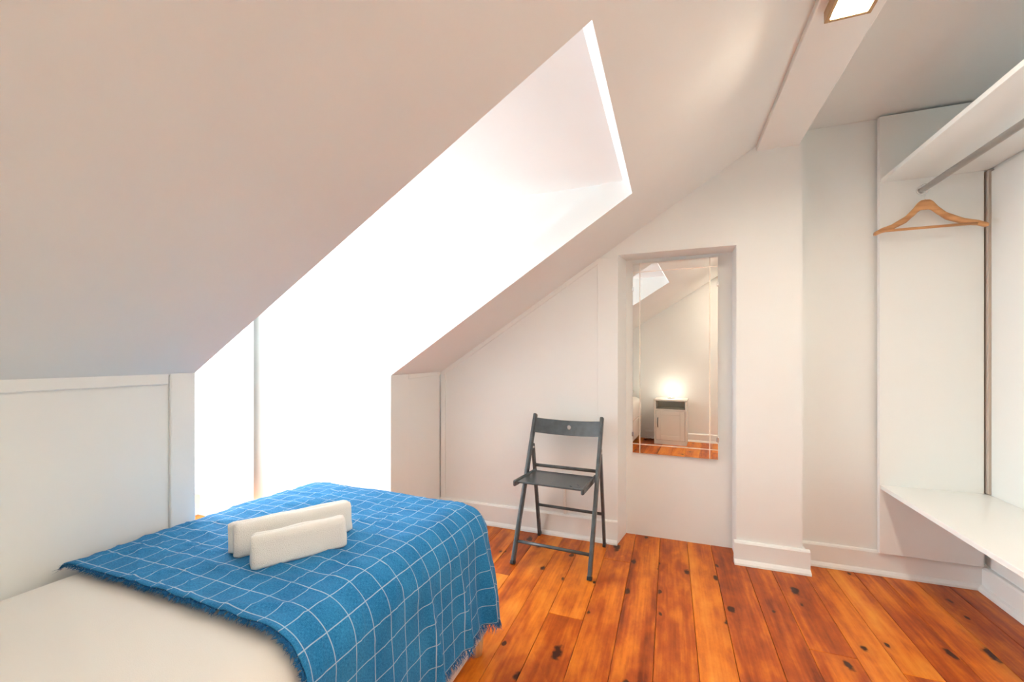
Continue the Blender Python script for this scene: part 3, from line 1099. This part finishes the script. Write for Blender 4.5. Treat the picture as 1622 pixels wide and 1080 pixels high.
link('shoulder', bm, M['hanger_wood'], hg, True)
bm = bmesh.new(); tube(bm, [(-0.190, -0.026, -0.212), (0.190, -0.026, -0.212)], 0.0062, 14)
link('trouser_bar', bm, M['hanger_wood'], hg, True)
bm = bmesh.new()
hk = [(0, 0, -0.080), (0, 0, -0.055), (0, 0, -0.034)]
RH = 0.0165
for k in range(0, 15):
    a = math.radians(-90 + 250 * k / 14)
    hk.append((RH * math.cos(a), 0, -0.0135 + RH * math.sin(a)))
tube(bm, hk, 0.0016, 10)
link('hook', bm, M['chrome'], hg, True)

# ------------------------------------------------------------------ ceiling lamp on the beam, plus two added fill lamps
def ceiling_lamp(y, label):
    t = empty('ceiling_lamp', (0.515, y, ZBEAM))
    tag(t, label, 'lamp', 'box lamps on the ridge beam')
    w, h = 0.060, 0.038
    bm = bmesh.new()
    for d in ((-w, -w + 0.012, -w, w), (w - 0.012, w, -w, w), (-w + 0.012, w - 0.012, -w, -w + 0.012), (-w + 0.012, w - 0.012, w - 0.012, w)):
        box(bm, d[0], d[1], d[2], d[3], -h, 0)
    link('housing', bm, M['brass'], t, False, 0.002)
    B('diffuser', (-w + 0.012, w - 0.012, -w + 0.012, w - 0.012, -h + 0.016, -h + 0.022), M['lamp_glow'], t)
    return t


ceiling_lamp(1.525, 'small square brown metal box lamp lit on the ridge beam')
ceiling_lamp(0.62, 'added unseen fill lamp on the ridge beam, between the other two')  # extra lamp out of view, added to brighten the room
ceiling_lamp(-0.28, 'added unseen fill lamp on the ridge beam, next to the rear wall')  # another added lamp behind the camera, for more fill light

# ------------------------------------------------------------------ nightstand and bedside lamp
ns = empty('nightstand', (-0.250, -0.365, 0))
tag(ns, 'pale painted nightstand with open shelf and panelled door, seen in the mirror', 'nightstand')
nw, nd, nh = 0.190, 0.155, 0.565
nm = M['nightstand']
for s in (-1, 1):
    a, b_ = (s * nw, s * (nw - 0.018)) if s < 0 else (nw - 0.018, nw)
    B('side_panel', (min(a, b_), max(a, b_), -nd, nd, 0, nh - 0.020), nm, ns, 0.002)
B('top', (-nw - 0.008, nw + 0.008, -nd, nd + 0.010, nh - 0.020, nh), nm, ns, 0.003)
B('back_panel', (-nw + 0.018, nw - 0.018, -nd, -nd + 0.008, 0.04, nh - 0.020), nm, ns)
B('shelf', (-nw + 0.018, nw - 0.018, -nd + 0.008, nd - 0.002, 0.425, 0.441), nm, ns, 0.002)
B('plinth', (-nw + 0.018, nw - 0.018, nd - 0.02, nd - 0.004, 0.0, 0.052), nm, ns, 0.001)
door = empty('door', (0, nd - 0.008, 0))
door.parent = ns
dw, dz0, dz1 = nw - 0.021, 0.055, 0.422
for d in ((-dw, -dw + 0.055, dz0, dz1), (dw - 0.055, dw, dz0, dz1), (-dw + 0.055, dw - 0.055, dz0, dz0 + 0.055), (-dw + 0.055, dw - 0.055, dz1 - 0.055, dz1)):
    B('rail', (d[0], d[1], -0.008, 0.010, d[2], d[3]), nm, door, 0.003)
B('door_panel', (-dw + 0.055, dw - 0.055, -0.006, 0.003, dz0 + 0.055, dz1 - 0.055), nm, door)
bm = bmesh.new(); tube(bm, [(-dw + 0.024, 0.012, 0.215), (-dw + 0.024, 0.030, 0.222), (-dw + 0.024, 0.030, 0.325), (-dw + 0.024, 0.012, 0.332)], 0.005, 10)
link('handle', bm, M['dark_handle'], door, True)

tl = empty('table_lamp', (-0.255, -0.40, nh))
tag(tl, 'small lit table lamp on the nightstand, seen in the mirror', 'lamp')
bm = bmesh.new(); tube(bm, [(0, 0, 0), (0, 0, 0.012), (0, 0, 0.016), (0, 0, 0.055)], [0.042, 0.042, 0.012, 0.010], 24)
link('lamp_base', bm, M['plastic'], tl, True)
bm = bmesh.new()
tube(bm, [(0, 0, 0.055), (0, 0, 0.150)], [0.036, 0.046], 28, False)
link('lamp_shade', bm, M['bedside_glow'], tl, True).modifiers.new('t', 'SOLIDIFY').thickness = 0.002
bm = bmesh.new()
tube(bm, [(-0.47, -0.50, 0.006), (-0.50, -0.45, 0.005), (-0.53, -0.40, 0.005), (-0.57, -0.38, 0.005), (-0.59, -0.42, 0.005), (-0.56, -0.47, 0.005), (-0.51, -0.50, 0.005)], 0.004, 8)
tag(link('lamp_cord', bm, M['cord'], None, True), 'black lamp cord looped on the floor between bed and nightstand', 'cord')

# ------------------------------------------------------------------ socket with cable duct behind the chair
sk = empty('wall_socket', (-0.606, YB, 0.365))
tag(sk, 'white wall socket with a thin cable duct behind the folding chair', 'socket')
B('plate', (-0.045, 0.045, -0.014, 0, -0.022, 0.022), M['plastic'], sk, 0.004)
B('cable_duct', (-0.007, 0.007, -0.010, 0, -0.230, -0.022), M['plastic'], sk, 0.002)
